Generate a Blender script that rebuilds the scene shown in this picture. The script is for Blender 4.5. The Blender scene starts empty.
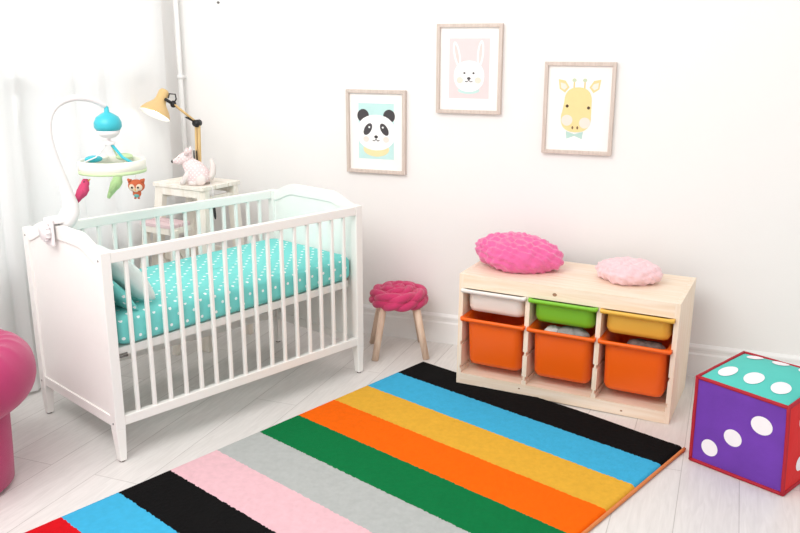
import bpy, bmesh, math, random
from mathutils import Vector, Matrix, noise
R_ = math.radians
random.seed(7)
SC = bpy.context.scene
COL = SC.collection

# ------------------------------------------------------------------ camera, world, lights, exposure
cam_d = bpy.data.cameras.new('camera'); cam = bpy.data.objects.new('camera', cam_d); COL.objects.link(cam)
cam_d.sensor_width = 36; cam_d.lens = 847.143*36/800; cam_d.clip_start = .05
yaw, pitch = -.3725, .2599
cam.location = (1.074, -3.4725, 1.5258)
cam.rotation_euler = (math.pi/2-pitch, 0, -yaw)
SC.camera = cam

w = bpy.data.worlds.new('world'); SC.world = w; w.use_nodes = True
bg = w.node_tree.nodes['Background']; bg.inputs[0].default_value = (1, .99, .975, 1); bg.inputs[1].default_value = .86

def area(name, loc, target, sx, sy, power, color=(1, 1, 1)):
    d = bpy.data.lights.new(name, 'AREA'); d.shape = 'RECTANGLE'; d.size = sx; d.size_y = sy; d.energy = power; d.color = color
    o = bpy.data.objects.new(name, d); COL.objects.link(o); o.location = loc
    o.rotation_euler = (Vector(target)-Vector(loc)).to_track_quat('-Z', 'Y').to_euler()
    return o
area('daylight', (-2.5, -1.0, 1.7), (0, -.9, .9), 2.6, 1.9, 28, (1, 1, 1))
area('fill_light', (-.7, -3.0, 3.1), (-1.3, .4, .9), 2.4, 1.8, 84, (1, .985, .965))  # added fill that brightens the window corner; not a lamp of the room
SC.view_settings.view_transform = 'Standard'; SC.view_settings.look = 'None'
SC.view_settings.exposure = .06; SC.view_settings.gamma = 1

# ------------------------------------------------------------------ materials
def srgb(h):
    h = h.lstrip('#'); v = [int(h[i:i+2], 16)/255 for i in (0, 2, 4)]
    return tuple(c/12.92 if c <= .04045 else ((c+.055)/1.055)**2.4 for c in v)+(1,)
class NT:
    def __init__(s, name):
        s.m = bpy.data.materials.new(name); s.m.use_nodes = True; s.t = s.m.node_tree; s.n = s.t.nodes; s.b = s.n['Principled BSDF']
    def add(s, typ, **k):
        n = s.n.new(typ)
        for a, b in k.items():
            if a.startswith('i_'):
                key = a[2:]; key = int(key) if key.isdigit() else key
                n.inputs[key].default_value = b
            else: setattr(n, a, b)
        return n
    def link(s, a, b): s.t.links.new(a, b)
    def math(s, op, a, b=None, c=None):
        n = s.n.new('ShaderNodeMath'); n.operation = op
        for i, v in enumerate((a, b, c)):
            if v is None: continue
            if isinstance(v, (int, float)): n.inputs[i].default_value = v
            else: s.link(v, n.inputs[i])
        return n.outputs[0]
    def mix(s, fac, a, b):
        n = s.n.new('ShaderNodeMix'); n.data_type = 'RGBA'
        if isinstance(fac, (int, float)): n.inputs[0].default_value = fac
        else: s.link(fac, n.inputs[0])
        for i, v in ((6, a), (7, b)):
            if isinstance(v, tuple): n.inputs[i].default_value = v
            else: s.link(v, n.inputs[i])
        return n.outputs[2]
    def bump(s, h, strength, dist):
        n = s.n.new('ShaderNodeBump'); n.inputs['Strength'].default_value = strength; n.inputs['Distance'].default_value = dist
        s.link(h, n.inputs['Height']); s.link(n.outputs[0], s.b.inputs['Normal'])
def mat(name, col, rough=.5, vary=.04, scale=30, bump=.0, bscale=200, sheen=0, coat=0, metal=0, spec=.5, emit=0):
    t = NT(name); c = srgb(col) if isinstance(col, str) else col
    tc = t.add('ShaderNodeTexCoord')
    nz = t.add('ShaderNodeTexNoise'); nz.inputs['Scale'].default_value = scale; t.link(tc.outputs['Object'], nz.inputs['Vector'])
    dark = tuple(x*(1-vary*2) for x in c[:3])+(1,)
    t.link(t.mix(nz.outputs[0], c, dark), t.b.inputs['Base Color'])
    t.b.inputs['Roughness'].default_value = rough; t.b.inputs['Metallic'].default_value = metal
    t.b.inputs['Specular IOR Level'].default_value = spec
    if sheen: t.b.inputs['Sheen Weight'].default_value = sheen; t.b.inputs['Sheen Roughness'].default_value = .5
    if coat: t.b.inputs['Coat Weight'].default_value = coat
    if bump:
        n2 = t.add('ShaderNodeTexNoise'); n2.inputs['Scale'].default_value = bscale; n2.inputs['Detail'].default_value = 3
        t.link(tc.outputs['Object'], n2.inputs['Vector']); t.bump(n2.outputs[0], bump, .004)
    return t.m
def wood(name, c1, c2, axis='X', scale=6, knots=False, rough=.55):
    t = NT(name); tc = t.add('ShaderNodeTexCoord'); mp = t.add('ShaderNodeMapping'); t.link(tc.outputs['Object'], mp.inputs[0])
    st = {'X': (.6, 9, 9), 'Y': (9, .6, 9), 'Z': (9, 9, .6)}[axis]; mp.inputs['Scale'].default_value = st
    nz = t.add('ShaderNodeTexNoise'); nz.inputs['Scale'].default_value = scale; nz.inputs['Detail'].default_value = 6; nz.inputs['Distortion'].default_value = .6
    t.link(mp.outputs[0], nz.inputs['Vector'])
    cr = t.add('ShaderNodeValToRGB'); cr.color_ramp.elements[0].position = .35; cr.color_ramp.elements[1].position = .65
    cr.color_ramp.elements[0].color = srgb(c1); cr.color_ramp.elements[1].color = srgb(c2); t.link(nz.outputs[0], cr.inputs[0])
    out = cr.outputs[0]
    if knots:
        vo = t.add('ShaderNodeTexVoronoi'); vo.inputs['Scale'].default_value = 3.4; m2 = t.add('ShaderNodeMapping'); m2.inputs['Scale'].default_value = (.9, 1.3, 1.3)
        t.link(tc.outputs['Object'], m2.inputs[0]); t.link(m2.outputs[0], vo.inputs['Vector'])
        k = t.math('LESS_THAN', vo.outputs['Distance'], .045)
        out = t.mix(t.math('MULTIPLY', k, .75), out, srgb('#a5714c'))
    t.link(out, t.b.inputs['Base Color']); t.b.inputs['Roughness'].default_value = rough
    t.bump(nz.outputs[0], .15, .002)
    return t.m
def dotted(name, base, dot, scale, size, rough=.9):
    """fabric printed with a staggered lattice of small dots, laid flat on every side"""
    t = NT(name); tc = t.add('ShaderNodeTexCoord'); sp = t.add('ShaderNodeSeparateXYZ'); t.link(tc.outputs['Object'], sp.inputs[0])
    sn = t.add('ShaderNodeSeparateXYZ'); t.link(tc.outputs['Normal'], sn.inputs[0])
    up = t.math('GREATER_THAN', t.math('ABSOLUTE', sn.outputs[2]), .55)
    side = t.math('GREATER_THAN', t.math('ABSOLUTE', sn.outputs[0]), .7)
    # u: x (or y on the ends), v: y on top, z on the sides
    mu = t.add('ShaderNodeMix'); t.link(t.math('MULTIPLY', side, t.math('SUBTRACT', 1, up)), mu.inputs[0]); t.link(sp.outputs[0], mu.inputs[2]); t.link(sp.outputs[1], mu.inputs[3])
    mv = t.add('ShaderNodeMix'); t.link(up, mv.inputs[0]); t.link(sp.outputs[2], mv.inputs[2]); t.link(sp.outputs[1], mv.inputs[3])
    cb = t.add('ShaderNodeCombineXYZ'); t.link(mu.outputs[0], cb.inputs[0]); t.link(mv.outputs[0], cb.inputs[1])
    mp = t.add('ShaderNodeMapping'); mp.inputs['Rotation'].default_value = (0, 0, R_(45)); t.link(cb.outputs[0], mp.inputs[0])
    vo = t.add('ShaderNodeTexVoronoi', voronoi_dimensions='2D'); vo.inputs['Scale'].default_value = scale; vo.inputs['Randomness'].default_value = .12
    t.link(mp.outputs[0], vo.inputs['Vector'])
    k = t.math('LESS_THAN', vo.outputs['Distance'], size)
    t.link(t.mix(k, srgb(base), srgb(dot)), t.b.inputs['Base Color']); t.b.inputs['Roughness'].default_value = rough
    nz = t.add('ShaderNodeTexNoise'); nz.inputs['Scale'].default_value = 14; t.link(tc.outputs['Object'], nz.inputs['Vector']); t.bump(nz.outputs[0], .35, .02)
    return t.m

WHITE = mat('white_paint', '#f4f2ee', .4, .01)
WALL = mat('wall_plaster', '#f3f1ef', .9, .01, 3, .08, 90)
TRIM = mat('trim_white', '#f4f3f2', .5, .01)
PINE = wood('pine_x', '#f6e6d4', '#eed8be', 'X', 6, True); PINEZ = wood('pine_z', '#f6e6d4', '#eed8be', 'Z', 6)
PINEY = wood('pine_y', '#f6e6d4', '#eed8be', 'Y', 6)
KNOT = mat('pine_knot', '#b58a6c', .6, .2, 60)
BIRCH = wood('stool_wood', '#e9d0ba', '#dabba4', 'Z', 8)
FRAME = wood('frame_wood', '#d8c9bf', '#cbbbb0', 'Z', 10)
LADDER = wood('whitewashed_wood', '#f8f3ea', '#eee6d9', 'Z', 5)
PINKWOOD = mat('pink_paint', '#e8cdd0', .6, .05, 20)
PAPER = mat('paper', '#f8f6f3', .8, .01)
ORANGE = mat('orange_plastic', '#ff6a0a', .38, .02, 5); GREENP = mat('green_plastic', '#7fc62e', .38, .02, 5)
YELLOWP = mat('yellow_plastic', '#eebb4a', .38, .02, 5); WHITEP = mat('white_plastic', '#f3eee8', .38, .02, 5)
MAGENTA = mat('magenta_knit', '#d63a70', .95, .12, 60, .5, 260, .3)
CHAIRF = mat('magenta_cloth', '#b52e66', .9, .08, 12, .3, 300, .25)
PINKFUR = mat('pink_plush', '#f26aa6', .95, .10, 70, .6, 220, .5)
PALEFUR = mat('pale_pink_plush', '#f9cfd4', .95, .06, 70, .6, 220, .5)
TEAL = dotted('teal_dotted_cotton', '#78d5d0', '#f6fbfa', 21, .13)
MINTW = mat('white_mint_cotton', '#e9f3f0', .9, .03, 10)
PURPLE = mat('purple_fabric', '#7439b4', .75, .16, 9, .3, 60); REDF = mat('red_fabric', '#e30f14', .7, .08, 9, .3, 60)
TEALF = mat('teal_fabric', '#55c9be', .75, .06, 9, .2, 60); PIPING = mat('dark_red_piping', '#b3122a', .7, .08, 40)
DOTW = mat('white_fabric', '#f3eef2', .8, .02)
BLACK = mat('black_plastic', '#1c1b1d', .5, .03); BULB = mat('bulb_glass', '#fffdf6', .2, .0); BULB.node_tree.nodes['Principled BSDF'].inputs['Emission Color'].default_value = (1, .96, .88, 1); BULB.node_tree.nodes['Principled BSDF'].inputs['Emission Strength'].default_value = 5
LAMPY = mat('lamp_yellow', '#e0bd82', .45, .03); LAMPIN = mat('shade_inside', '#fbfaf5', .5, .0)
MOBW = mat('mobile_white', '#f1ecec', .35, .01); MOBBLUE = mat('mobile_turquoise', '#3bbccb', .4, .02); MOBGREEN = mat('mobile_green', '#cfe6b4', .5, .03)
CREAM = mat('mobile_cream', '#f3f2e6', .5, .02); BIRDP = mat('bird_pink', '#df4f7c', .9, .1, 80); BIRDG = mat('bird_green', '#c3e6a6', .9, .08, 80)
OWL = mat('owl_orange', '#dd6f48', .9, .12, 80); OWLF = mat('owl_face', '#f5dfc8', .9, .02); TEALD = mat('teal_detail', '#6fb7b4', .8)
DOG = dotted('pink_dotted_plush', '#edd6d6', '#faf3f1', 62, .22); DOGP = mat('plush_plain', '#efe3df', .95, .03, 40, .2, 200)
METAL = mat('dull_metal', '#8d8986', .35, .02, metal=.9); DARKH = mat('dark_glide', '#77706b', .6)
GREYPL = mat('grey_plush', '#b8b4b2', .95, .15, 50, .6, 150); CLOTHD = mat('patterned_cloth', '#9c8a84', .95, .45, 70, .5, 120)
CLOTHW = mat('white_plush', '#e8e4e2', .95, .05, 50, .6, 150)

# ------------------------------------------------------------------ mesh helpers
class B:
    def __init__(s): s.bm = bmesh.new(); s.mats = []; s.cur = 0
    def use(s, m):
        if m not in s.mats: s.mats.append(m)
        s.cur = s.mats.index(m); return s
    def _f(s, vs, smooth=False):
        try: f = s.bm.faces.new(vs)
        except ValueError: return
        f.material_index = s.cur; f.smooth = smooth
    def box(s, x0, x1, y0, y1, z0, z1, M=None):
        c = [Vector((x, y, z)) for z in (z0, z1) for y in (y0, y1) for x in (x0, x1)]
        if M: c = [M @ v for v in c]
        v = [s.bm.verts.new(p) for p in c]
        for q in ((0, 2, 3, 1), (4, 5, 7, 6), (0, 1, 5, 4), (2, 6, 7, 3), (0, 4, 6, 2), (1, 3, 7, 5)): s._f([v[i] for i in q])
        return s
    def beam(s, a, b, wx, wy, wx2=None, wy2=None):
        """square bar from a to b; section half-sizes in world x and y"""
        a, b = Vector(a), Vector(b); wx2 = wx if wx2 is None else wx2; wy2 = wy if wy2 is None else wy2
        v = [s.bm.verts.new(p+Vector((sx*hx, sy*hy, 0))) for p, hx, hy in ((a, wx, wy), (b, wx2, wy2)) for sx, sy in ((-1, -1), (1, -1), (1, 1), (-1, 1))]
        s._f([v[3], v[2], v[1], v[0]]); s._f(v[4:])
        for i in range(4): j = (i+1) % 4; s._f([v[i], v[j], v[4+j], v[4+i]])
        return s
    def rings(s, rings, smooth=True, cap=True, closed=False):
        vs = [[s.bm.verts.new(p) for p in r] for r in rings]; n = len(vs[0])
        pairs = list(zip(vs, vs[1:]))+([(vs[-1], vs[0])] if closed else [])
        for a, b in pairs:
            for i in range(n): j = (i+1) % n; s._f([a[i], a[j], b[j], b[i]], smooth)
        if cap and not closed: s._f(list(reversed(vs[0])), smooth); s._f(vs[-1], smooth)
        return s
    def tube(s, pts, rad, n=12, smooth=True):
        pts = [Vector(p) for p in pts]; rad = rad if isinstance(rad, (list, tuple)) else [rad]*len(pts)
        out = []; ref = None
        for i, p in enumerate(pts):
            d = (pts[min(i+1, len(pts)-1)]-pts[max(i-1, 0)]).normalized()
            if ref is None: ref = d.orthogonal().normalized()
            u = (ref-d*ref.dot(d)).normalized(); v = d.cross(u); ref = u
            out.append([p+(u*math.cos(2*math.pi*k/n)+v*math.sin(2*math.pi*k/n))*rad[i] for k in range(n)])
        return s.rings(out, smooth)
    def lathe(s, prof, n=28, M=None, cap=True):
        M = M or Matrix()
        return s.rings([[M @ Vector((r*math.cos(2*math.pi*k/n), r*math.sin(2*math.pi*k/n), z)) for k in range(n)] for r, z in prof], True, cap)
    def ell(s, c, rx, ry, rz, M=None, n=20, m=12, p=1.0):
        rs = []
        for i in range(1, m):
            t = math.pi*i/m-math.pi/2; rr = math.cos(t)**p
            rs.append([Vector((rx*rr*math.cos(2*math.pi*k/n), ry*rr*math.sin(2*math.pi*k/n), rz*math.sin(t))) for k in range(n)])
        rs = [[(M @ q if M else q)+Vector(c) for q in r] for r in rs]
        return s.rings(rs)
    def prism(s, poly, d0, d1, f, smooth=False):
        """poly: 2-D outline; f(u, v, d) -> point"""
        a = [s.bm.verts.new(f(u, v, d0)) for u, v in poly]; b = [s.bm.verts.new(f(u, v, d1)) for u, v in poly]; n = len(poly)
        s._f(list(reversed(a))); s._f(b)
        for i in range(n): j = (i+1) % n; s._f([a[i], a[j], b[j], b[i]], smooth)
        return s
    def flat(s, poly, f):
        s._f([s.bm.verts.new(f(u, v)) for u, v in poly]); return s
def obj(name, b, m=None, parent=None, loc=(0, 0, 0), rot=(0, 0, 0), bevel=0, sub=0, seg=2):
    me = bpy.data.meshes.new(name); bmesh.ops.recalc_face_normals(b.bm, faces=b.bm.faces); b.bm.to_mesh(me); b.bm.free()
    for x in (b.mats if b.mats else [m]): me.materials.append(x)
    o = bpy.data.objects.new(name, me); COL.objects.link(o); o.location = loc; o.rotation_euler = rot
    if parent: o.parent = parent
    if bevel:
        md = o.modifiers.new('bevel', 'BEVEL'); md.width = bevel; md.segments = seg; md.limit_method = 'ANGLE'; md.angle_limit = R_(35)
    if sub: md = o.modifiers.new('sub', 'SUBSURF'); md.levels = sub; md.render_levels = sub
    return o
def tag(o, label=None, cat=None, group=None, kind=None):
    for k, v in (('label', label), ('category', cat), ('group', group), ('kind', kind)):
        if v: o[k] = v
    return o
def thing(name, label, cat, loc=(0, 0, 0), rotz=0, group=None, rot=None):
    o = bpy.data.objects.new(name, None); COL.objects.link(o); o.empty_display_size = .1
    o.location = loc; o.rotation_euler = rot or (0, 0, rotz)
    return tag(o, label, cat, group)
def dup(o, parent=None):
    c = o.copy(); COL.objects.link(c); c.parent = parent
    for ch in [x for x in list(COL.objects) if x.parent == o]: dup(ch, c)
    return c
def rr(hx, hy, r, n=6):
    out = []
    for cx, cy, a0 in ((hx-r, hy-r, 0), (-hx+r, hy-r, 90), (-hx+r, -hy+r, 180), (hx-r, -hy+r, 270)):
        for k in range(n+1): a = R_(a0+90*k/n); out.append((cx+r*math.cos(a), cy+r*math.sin(a)))
    return out
def smooth_all(o):
    for p in o.data.polygons: p.use_smooth = True

# ------------------------------------------------------------------ the setting
WY, WX = .5176, -1.795
def floor_mat():
    t = NT('whitewashed_planks'); tc = t.add('ShaderNodeTexCoord'); sp = t.add('ShaderNodeSeparateXYZ'); t.link(tc.outputs['Object'], sp.inputs[0])
    cb = t.add('ShaderNodeCombineXYZ'); t.link(sp.outputs[1], cb.inputs[0]); t.link(t.math('ADD', sp.outputs[0], -.017), cb.inputs[1])
    br = t.add('ShaderNodeTexBrick', offset=.37); t.link(cb.outputs[0], br.inputs['Vector'])
    for k, v in (('Scale', 1), ('Mortar Size', .0016), ('Mortar Smooth', .2), ('Bias', 0), ('Brick Width', 1.28), ('Row Height', .199)): br.inputs[k].default_value = v
    br.inputs['Color1'].default_value = srgb('#e9e6e3'); br.inputs['Color2'].default_value = srgb('#e3dfdc'); br.inputs['Mortar'].default_value = srgb('#c2bdb9')
    mp = t.add('ShaderNodeMapping'); mp.inputs['Scale'].default_value = (14, 1.6, 1); t.link(tc.outputs['Object'], mp.inputs[0])
    nz = t.add('ShaderNodeTexNoise'); nz.inputs['Scale'].default_value = 3.2; nz.inputs['Detail'].default_value = 7; nz.inputs['Distortion'].default_value = 1.6; t.link(mp.outputs[0], nz.inputs['Vector'])
    cr = t.add('ShaderNodeValToRGB'); cr.color_ramp.elements[0].position = .3; cr.color_ramp.elements[1].position = .7
    cr.color_ramp.elements[0].color = (.86, .855, .85, 1); cr.color_ramp.elements[1].color = (1, 1, 1, 1); t.link(nz.outputs[0], cr.inputs[0])
    m = t.add('ShaderNodeMix', data_type='RGBA', blend_type='MULTIPLY'); m.inputs[0].default_value = .8
    t.link(br.outputs[0], m.inputs[6]); t.link(cr.outputs[0], m.inputs[7]); t.link(m.outputs[2], t.b.inputs['Base Color'])
    t.b.inputs['Roughness'].default_value = .38; t.bump(nz.outputs[0], .08, .002)
    return t.m
b = B(); b.box(WX-.12, 3.2, -4.6, WY+.1, -.05, 0); tag(obj('floor', b, floor_mat()), kind='structure')
b = B(); b.box(WX-.12, 3.2, WY, WY+.1, 0, 3.0); tag(obj('wall_back', b, WALL), kind='structure')
# window wall with a tall opening
oy0, oy1, oz0, oz1 = -2.35, .30, .55, 2.55
b = B(); b.box(WX-.12, WX, -4.6, oy0, 0, 3.0); b.box(WX-.12, WX, oy1, WY, 0, 3.0); b.box(WX-.12, WX, oy0, oy1, 0, oz0); b.box(WX-.12, WX, oy0, oy1, oz1, 3.0)
tag(obj('wall_left', b, WALL), kind='structure')
b = B()
for y0, y1 in ((oy0, oy0+.07), (oy1-.07, oy1), (-.72, -.62), (-1.56, -1.46)): b.box(WX-.1, WX-.04, y0, y1, oz0, oz1)
b.box(WX-.1, WX-.04, oy0, oy1, oz0, oz0+.07); b.box(WX-.1, WX-.04, oy0, oy1, oz1-.07, oz1); b.box(WX-.1, WX-.04, oy0, oy1, 1.30, 1.37)
win = tag(obj('window_1', b, TRIM, bevel=.004), kind='structure')
def glass_mat():
    t = NT('window_glass'); t.b.inputs['Base Color'].default_value = (1, 1, 1, 1); t.b.inputs['Roughness'].default_value = .02; t.b.inputs['Transmission Weight'].default_value = 1; t.b.inputs['IOR'].default_value = 1.1
    return t.m
b = B(); b.box(WX-.073, WX-.069, oy0+.05, oy1-.05, oz0+.05, oz1-.05); g = obj('glass_pane', b, glass_mat(), win)
b = B(); b.box(WX-.02, WX+.012, oy0-.03, oy1+.03, oz0-.03, oz0); tag(obj('trim_1', b, TRIM, bevel=.004), kind='structure')
# baseboards
prof = [(0, 0), (.016, 0), (.016, .108), (.011, .116), (.011, .128), (.014, .134), (.014, .144), (.006, .156), (0, .156)]
b = B(); b.prism(prof, WX, 3.2, lambda u, v, d: Vector((d, WY-u, v))); tag(obj('baseboard_back', b, TRIM), kind='structure')
b = B(); b.prism(prof, -4.6, WY-.016, lambda u, v, d: Vector((WX+u, d, v))); tag(obj('baseboard_left', b, TRIM), kind='structure')

# heating pipe in the corner
pp = thing('heating_pipe', 'thin white vertical pipe running up the room corner beside the sheer curtain', 'pipe', (-1.742, .468, 0))
b = B(); b.tube([(0, 0, 0), (0, 0, 2.98)], .013, 16); obj('pipe', b, TRIM, pp)
b = B()
b.tube([(0, 0, 1.33), (0, 0, 1.35)], .019, 16); b.box(-.006, .006, 0, .05, 1.334, 1.346); obj('bracket', b, TRIM, pp)
# small hook on the wall
b = B(); b.tube([(0, 0, 0), (0, -.008, 0)], .006, 10); b.tube([(0, -.008, 0), (0, -.014, .002)], .003, 8)
tag(obj('wall_nail', b, METAL, loc=(-1.508, WY, 1.722)), 'tiny nail in the blank white wall, high up beside the corner pipe', 'nail')

# ------------------------------------------------------------------ sheer curtains
def curtain_mat():
    t = NT('sheer_voile'); o = t.n['Material Output']
    d = t.add('ShaderNodeBsdfDiffuse'); d.inputs[0].default_value = (.90, .90, .895, 1)
    tl = t.add('ShaderNodeBsdfTranslucent'); tl.inputs[0].default_value = (.90, .90, .895, 1)
    tr = t.add('ShaderNodeBsdfTransparent')
    m1 = t.add('ShaderNodeMixShader', i_0=.36); m2 = t.add('ShaderNodeMixShader', i_0=.07)
    t.link(d.outputs[0], m1.inputs[1]); t.link(tl.outputs[0], m1.inputs[2]); t.link(m1.outputs[0], m2.inputs[1]); t.link(tr.outputs[0], m2.inputs[2]); t.link(m2.outputs[0], o.inputs[0])
    return t.m
VOILE = curtain_mat()
def curtain(name, label, y0, y1, nf, seed, lean=0, x=-1.742):
    rnd = random.Random(seed); b = B(); N = 260; K = 24
    ph = [rnd.uniform(0, 6.28) for _ in range(6)]
    verts = []
    for k in range(K+1):
        z = .015+2.92*k/K; row = []
        for i in range(N+1):
            u = i/N; yy = y0+(y1-y0)*u+lean*(1-z/2.9)*(1-u)
            wob = u*nf*2*math.pi+1.1*math.sin(u*9+ph[0])+.35*math.sin(z*1.1+ph[1])
            xx = x+.017*math.sin(wob)+.005*math.sin(1.9*wob+ph[2]+z*.5)+.0015*math.sin(u*40+ph[3])
            row.append(b.bm.verts.new((xx, yy+.010*math.sin(wob*1.7+ph[4]), z)))
        verts.append(row)
    for a, c in zip(verts, verts[1:]):
        for i in range(N): b._f([a[i], a[i+1], c[i+1], c[i]], True)
    b.use(VOILE); return tag(obj(name, b), label, 'curtain', 'sheer white curtains at the window')
curtain('sheer_curtain', 'sheer white curtain panel hanging between the crib head and the corner pipe', -.80, .33, 4.5, 3)
curtain('sheer_curtain', 'sheer white curtain panel at the far left edge, nearest the magenta armchair', -2.4, -.775, 6, 5, .0, -1.724)

# ------------------------------------------------------------------ striped rug
def rug():
    c00, c10, c01 = Vector((-.236, .214, 0)), Vector((1.022, -.275, 0)), Vector((-.236-.335*2.105-.012, .214-.940*2.105, 0))
    u_, v_ = (c10-c00), (c01-c00)
    def P(u, v, z):  # u across 0..1, v along 0..1
        wob = .010*math.sin(u*7+.6)*(1 if v < .01 else 0)
        p = c00+u_*u+v_*v; n = v_.normalized(); return Vector((p.x+n.x*wob, p.y+n.y*wob, z))
    cols = ['#0b0a0b', '#43b4e0', '#eab23c', '#fb6a02', '#04763f', '#b9bcba', '#edc0c8', '#0b0a0b', '#43b4e0', '#d8101c']
    t0 = thing('striped_rug', 'shaggy rug with broad black, blue, yellow, orange, green, grey and pink stripes on the floor', 'rug')
    b = B(); NU, NV = 230, 300; hw = 0.012
    for c in cols:
        b.use(mat('rug_pile_'+c[1:], c, 1, .10, 45, .5, 500, .0, spec=.15))
    mats = b.mats[:]
    rnd = random.Random(1); edge = [[rnd.uniform(-.0012, .0012) for _ in range(NU+1)] for _ in range(11)]
    bounds = [0]+[k*.1 for k in range(1, 10)]+[1]
    per = NV//10; rows = []
    rc = .022  # corner rounding
    for s in range(10):
        for k in range(per+(1 if s == 9 else 0)):
            rows.append((s+k/per)/10)
    L = 2.08; W = 1.35
    vs = []
    for j, v in enumerate(rows):
        row = []
        for i in range(NU+1):
            u = i/NU; vv = v
            if j % per == 0 and 0 < j < NV: vv += edge[(j//per) % 11][i]
            e = min(u*W, (1-u)*W, vv*L, (1-vv)*L); h = .0125*min(1, (e/.014))**.5 if e > 0 else 0
            # rounded corners
            uu = u*.995
            dv = min(vv, 1-vv)*L
            if dv < rc:
                q = 1-math.sqrt(max(0, 1-(1-dv/rc)**2)); uu = uu+(0.5-uu)*2*q*rc/W
            p = P(uu, .003+vv*.994, .001+h+(noise.noise(Vector((u*140, vv*200, 0)))*.0016 if e > .01 else 0)); row.append(b.bm.verts.new(p))
        vs.append(row)
    for j in range(len(vs)-1):
        b.cur = min(j//per, 9)
        for i in range(NU): b._f([vs[j][i], vs[j+1][i], vs[j+1][i+1], vs[j][i+1]], True)
    b.mats = mats; obj('pile', b, None, t0)
    b = B(); pts = []
    for k in range(61): pts.append(P(1.0, min(1, .008+k/60), .007))
    b.tube(pts, .0065, 8);     o = obj('bound_edge', b, mat('rug_binding', '#e0864a', .85, .1, 60), t0); o['label'] = 'orange-brown bound edge'
rug()

# ------------------------------------------------------------------ crib
CL, CW, CH = 1.2633, .6462, .808
crib = thing('crib', 'white wooden baby crib with slatted sides and solid curved end panels', 'crib', (-.945, -1.182, 0), 1.1778)
def sm(t): t = max(0, min(1, t)); return t*t*(3-2*t)
def top_h(t): return CH+.047*sm((t-.04)/.26)*sm((.96-t)/.26)
def end_panel(x0, inner):
    s = 1 if inner > 0 else -1
    n = 40; ws = [.04+(CW-.08)*k/n for k in range(n+1)]
    root = B()
    # thin board
    poly = [(w_, top_h(w_/CW)-.012) for w_ in ws]; poly = poly[::-1]
    poly = [(.04, .15), (CW-.04, .15)]+poly
    f = lambda u, v, d: Vector((d, u, v))
    root.prism(poly, x0+.010, x0+.028, f)
    o = obj('end_panel', root, WHITE, crib)
    # curved cap rail
    b = B(); b.prism([(w_, top_h(w_/CW)-.052) for w_ in ws]+[(w_, top_h(w_/CW)) for w_ in ws[::-1]], x0+.004, x0+.034, f); obj('cap_rail', b, WHITE, o, bevel=.003)
    b = B(); b.box(x0+.004, x0+.034, .04, CW-.04, .138, .178); obj('lower_rail', b, WHITE, o, bevel=.002)
end_panel(0, 1); end_panel(CL-.038, -1)
for x0 in (0, CL-.038):
    for y0, sy in ((0, -1), (CW-.042, 1)):
        xm = x0+.019; ym = y0+.021
        b = B(); b.box(x0, x0+.038, y0, y0+.042, .13, CH)
        # tapered foot leaning slightly out
        b.beam((xm, ym+(.006 if sy > 0 else -.006), .006), (xm, ym, .13), .013, .0145, .019, .021)
        lg = obj('leg', b, WHITE, crib, bevel=.002)
        b = B(); b.tube([(xm, ym+.006*sy, 0), (xm, ym+.006*sy, .007)], .0105, 12); obj('foot_glide', b, DARKH, lg)
        for zz in (.155, CH-.03):
            b = B(); sx = -1 if x0 == 0 else 1; xe = x0 if x0 == 0 else x0+.038
            b.tube([(xe-sx*.001, ym, zz), (xe+sx*.0012, ym, zz)], .004, 10); q = obj('bolt', b, METAL, lg)
for y0 in (.002, CW-.028):
    b = B(); b.box(.038, CL-.038, y0, y0+.026, CH-.042, CH-.002); obj('top_rail', b, WHITE, crib, bevel=.003)
    b = B(); b.box(.038, CL-.038, y0, y0+.026, .143, .181); obj('bottom_rail', b, WHITE, crib, bevel=.003)
    for k in range(1, 17):
        x = .03+1.2*k/17; b = B(); b.box(x-.0075, x+.0075, y0+.0055, y0+.0205, .17, CH-.03); obj('spindle', b, WHITE, crib, bevel=.003)
b = B(); b.box(.042, CL-.042, .045, .075, .405, .437); b.box(.042, CL-.042, CW-.075, CW-.045, .405, .437)
for k in range(12): x = .07+k*(CL-.18)/11; b.box(x, x+.045, .075, CW-.075, .425, .437)
b.box(.042, .07, .045, CW-.045, .405, .437); b.box(CL-.07, CL-.042, .045, CW-.045, .405, .437)
base = obj('mattress_base', b, WHITE, crib, loc=(0, 0, -.007), rot=(0, -.022, 0))
b = B(); b.box(.055, .10, .0405, .045, .408, .414); b.tube([(.06, .041, .402), (.10, .041, .402)], .004, 8); obj('bracket', b, METAL, base)

def on_crib(l, w_, z): c, s = math.cos(1.1778), math.sin(1.1778); return (-.945+l*c-w_*s, -1.182+l*s+w_*c, z)
def rbox(hx, hy, h, r, nx=60, ny=30, edge=.0, wr=.004):
    """soft rounded slab from z=0 to h, with slight wrinkles"""
    b = B(); rings = []
    prof = []
    for k in range(7): a = R_(90*k/6); prof.append((r*(1-math.sin(a))+0, r*(1-math.cos(a)) if False else r-r*math.cos(a)))
    prof = [(r*(1-math.sin(R_(15*k))), r*(1-math.cos(R_(15*k)))) for k in range(7)]
    lo = prof; hi = [(i_, h-z) for i_, z in reversed(prof)]
    allp = [(hx*.96, 0.0)]+[(i_, z) for i_, z in lo]+[(0, h*.35), (0, h*.6)]+hi+[(hx*.3, h+.0), (hx*.6, h), (hx*.96, h)]
    for ins, z in allp:
        ring = []
        for (x, y) in rr(max(hx-ins, .005), max(hy-min(ins, hy-.004), .004), max(.003, min(.035, hy-ins-.001)) if ins < hy-.01 else .003, 10):
            nn = noise.noise(Vector((x*9, y*9, z*9)))*wr
            ring.append(Vector((x*(1+nn), y*(1+nn), z+(nn if z > h*.5 else 0))))
        rings.append(ring)
    b.rings(rings); return b
mt = thing('crib_mattress', 'turquoise mattress sheet with white dots lying in the white crib', 'mattress', on_crib(CL/2+.0155, CW/2, .446), 1.1778)
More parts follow.
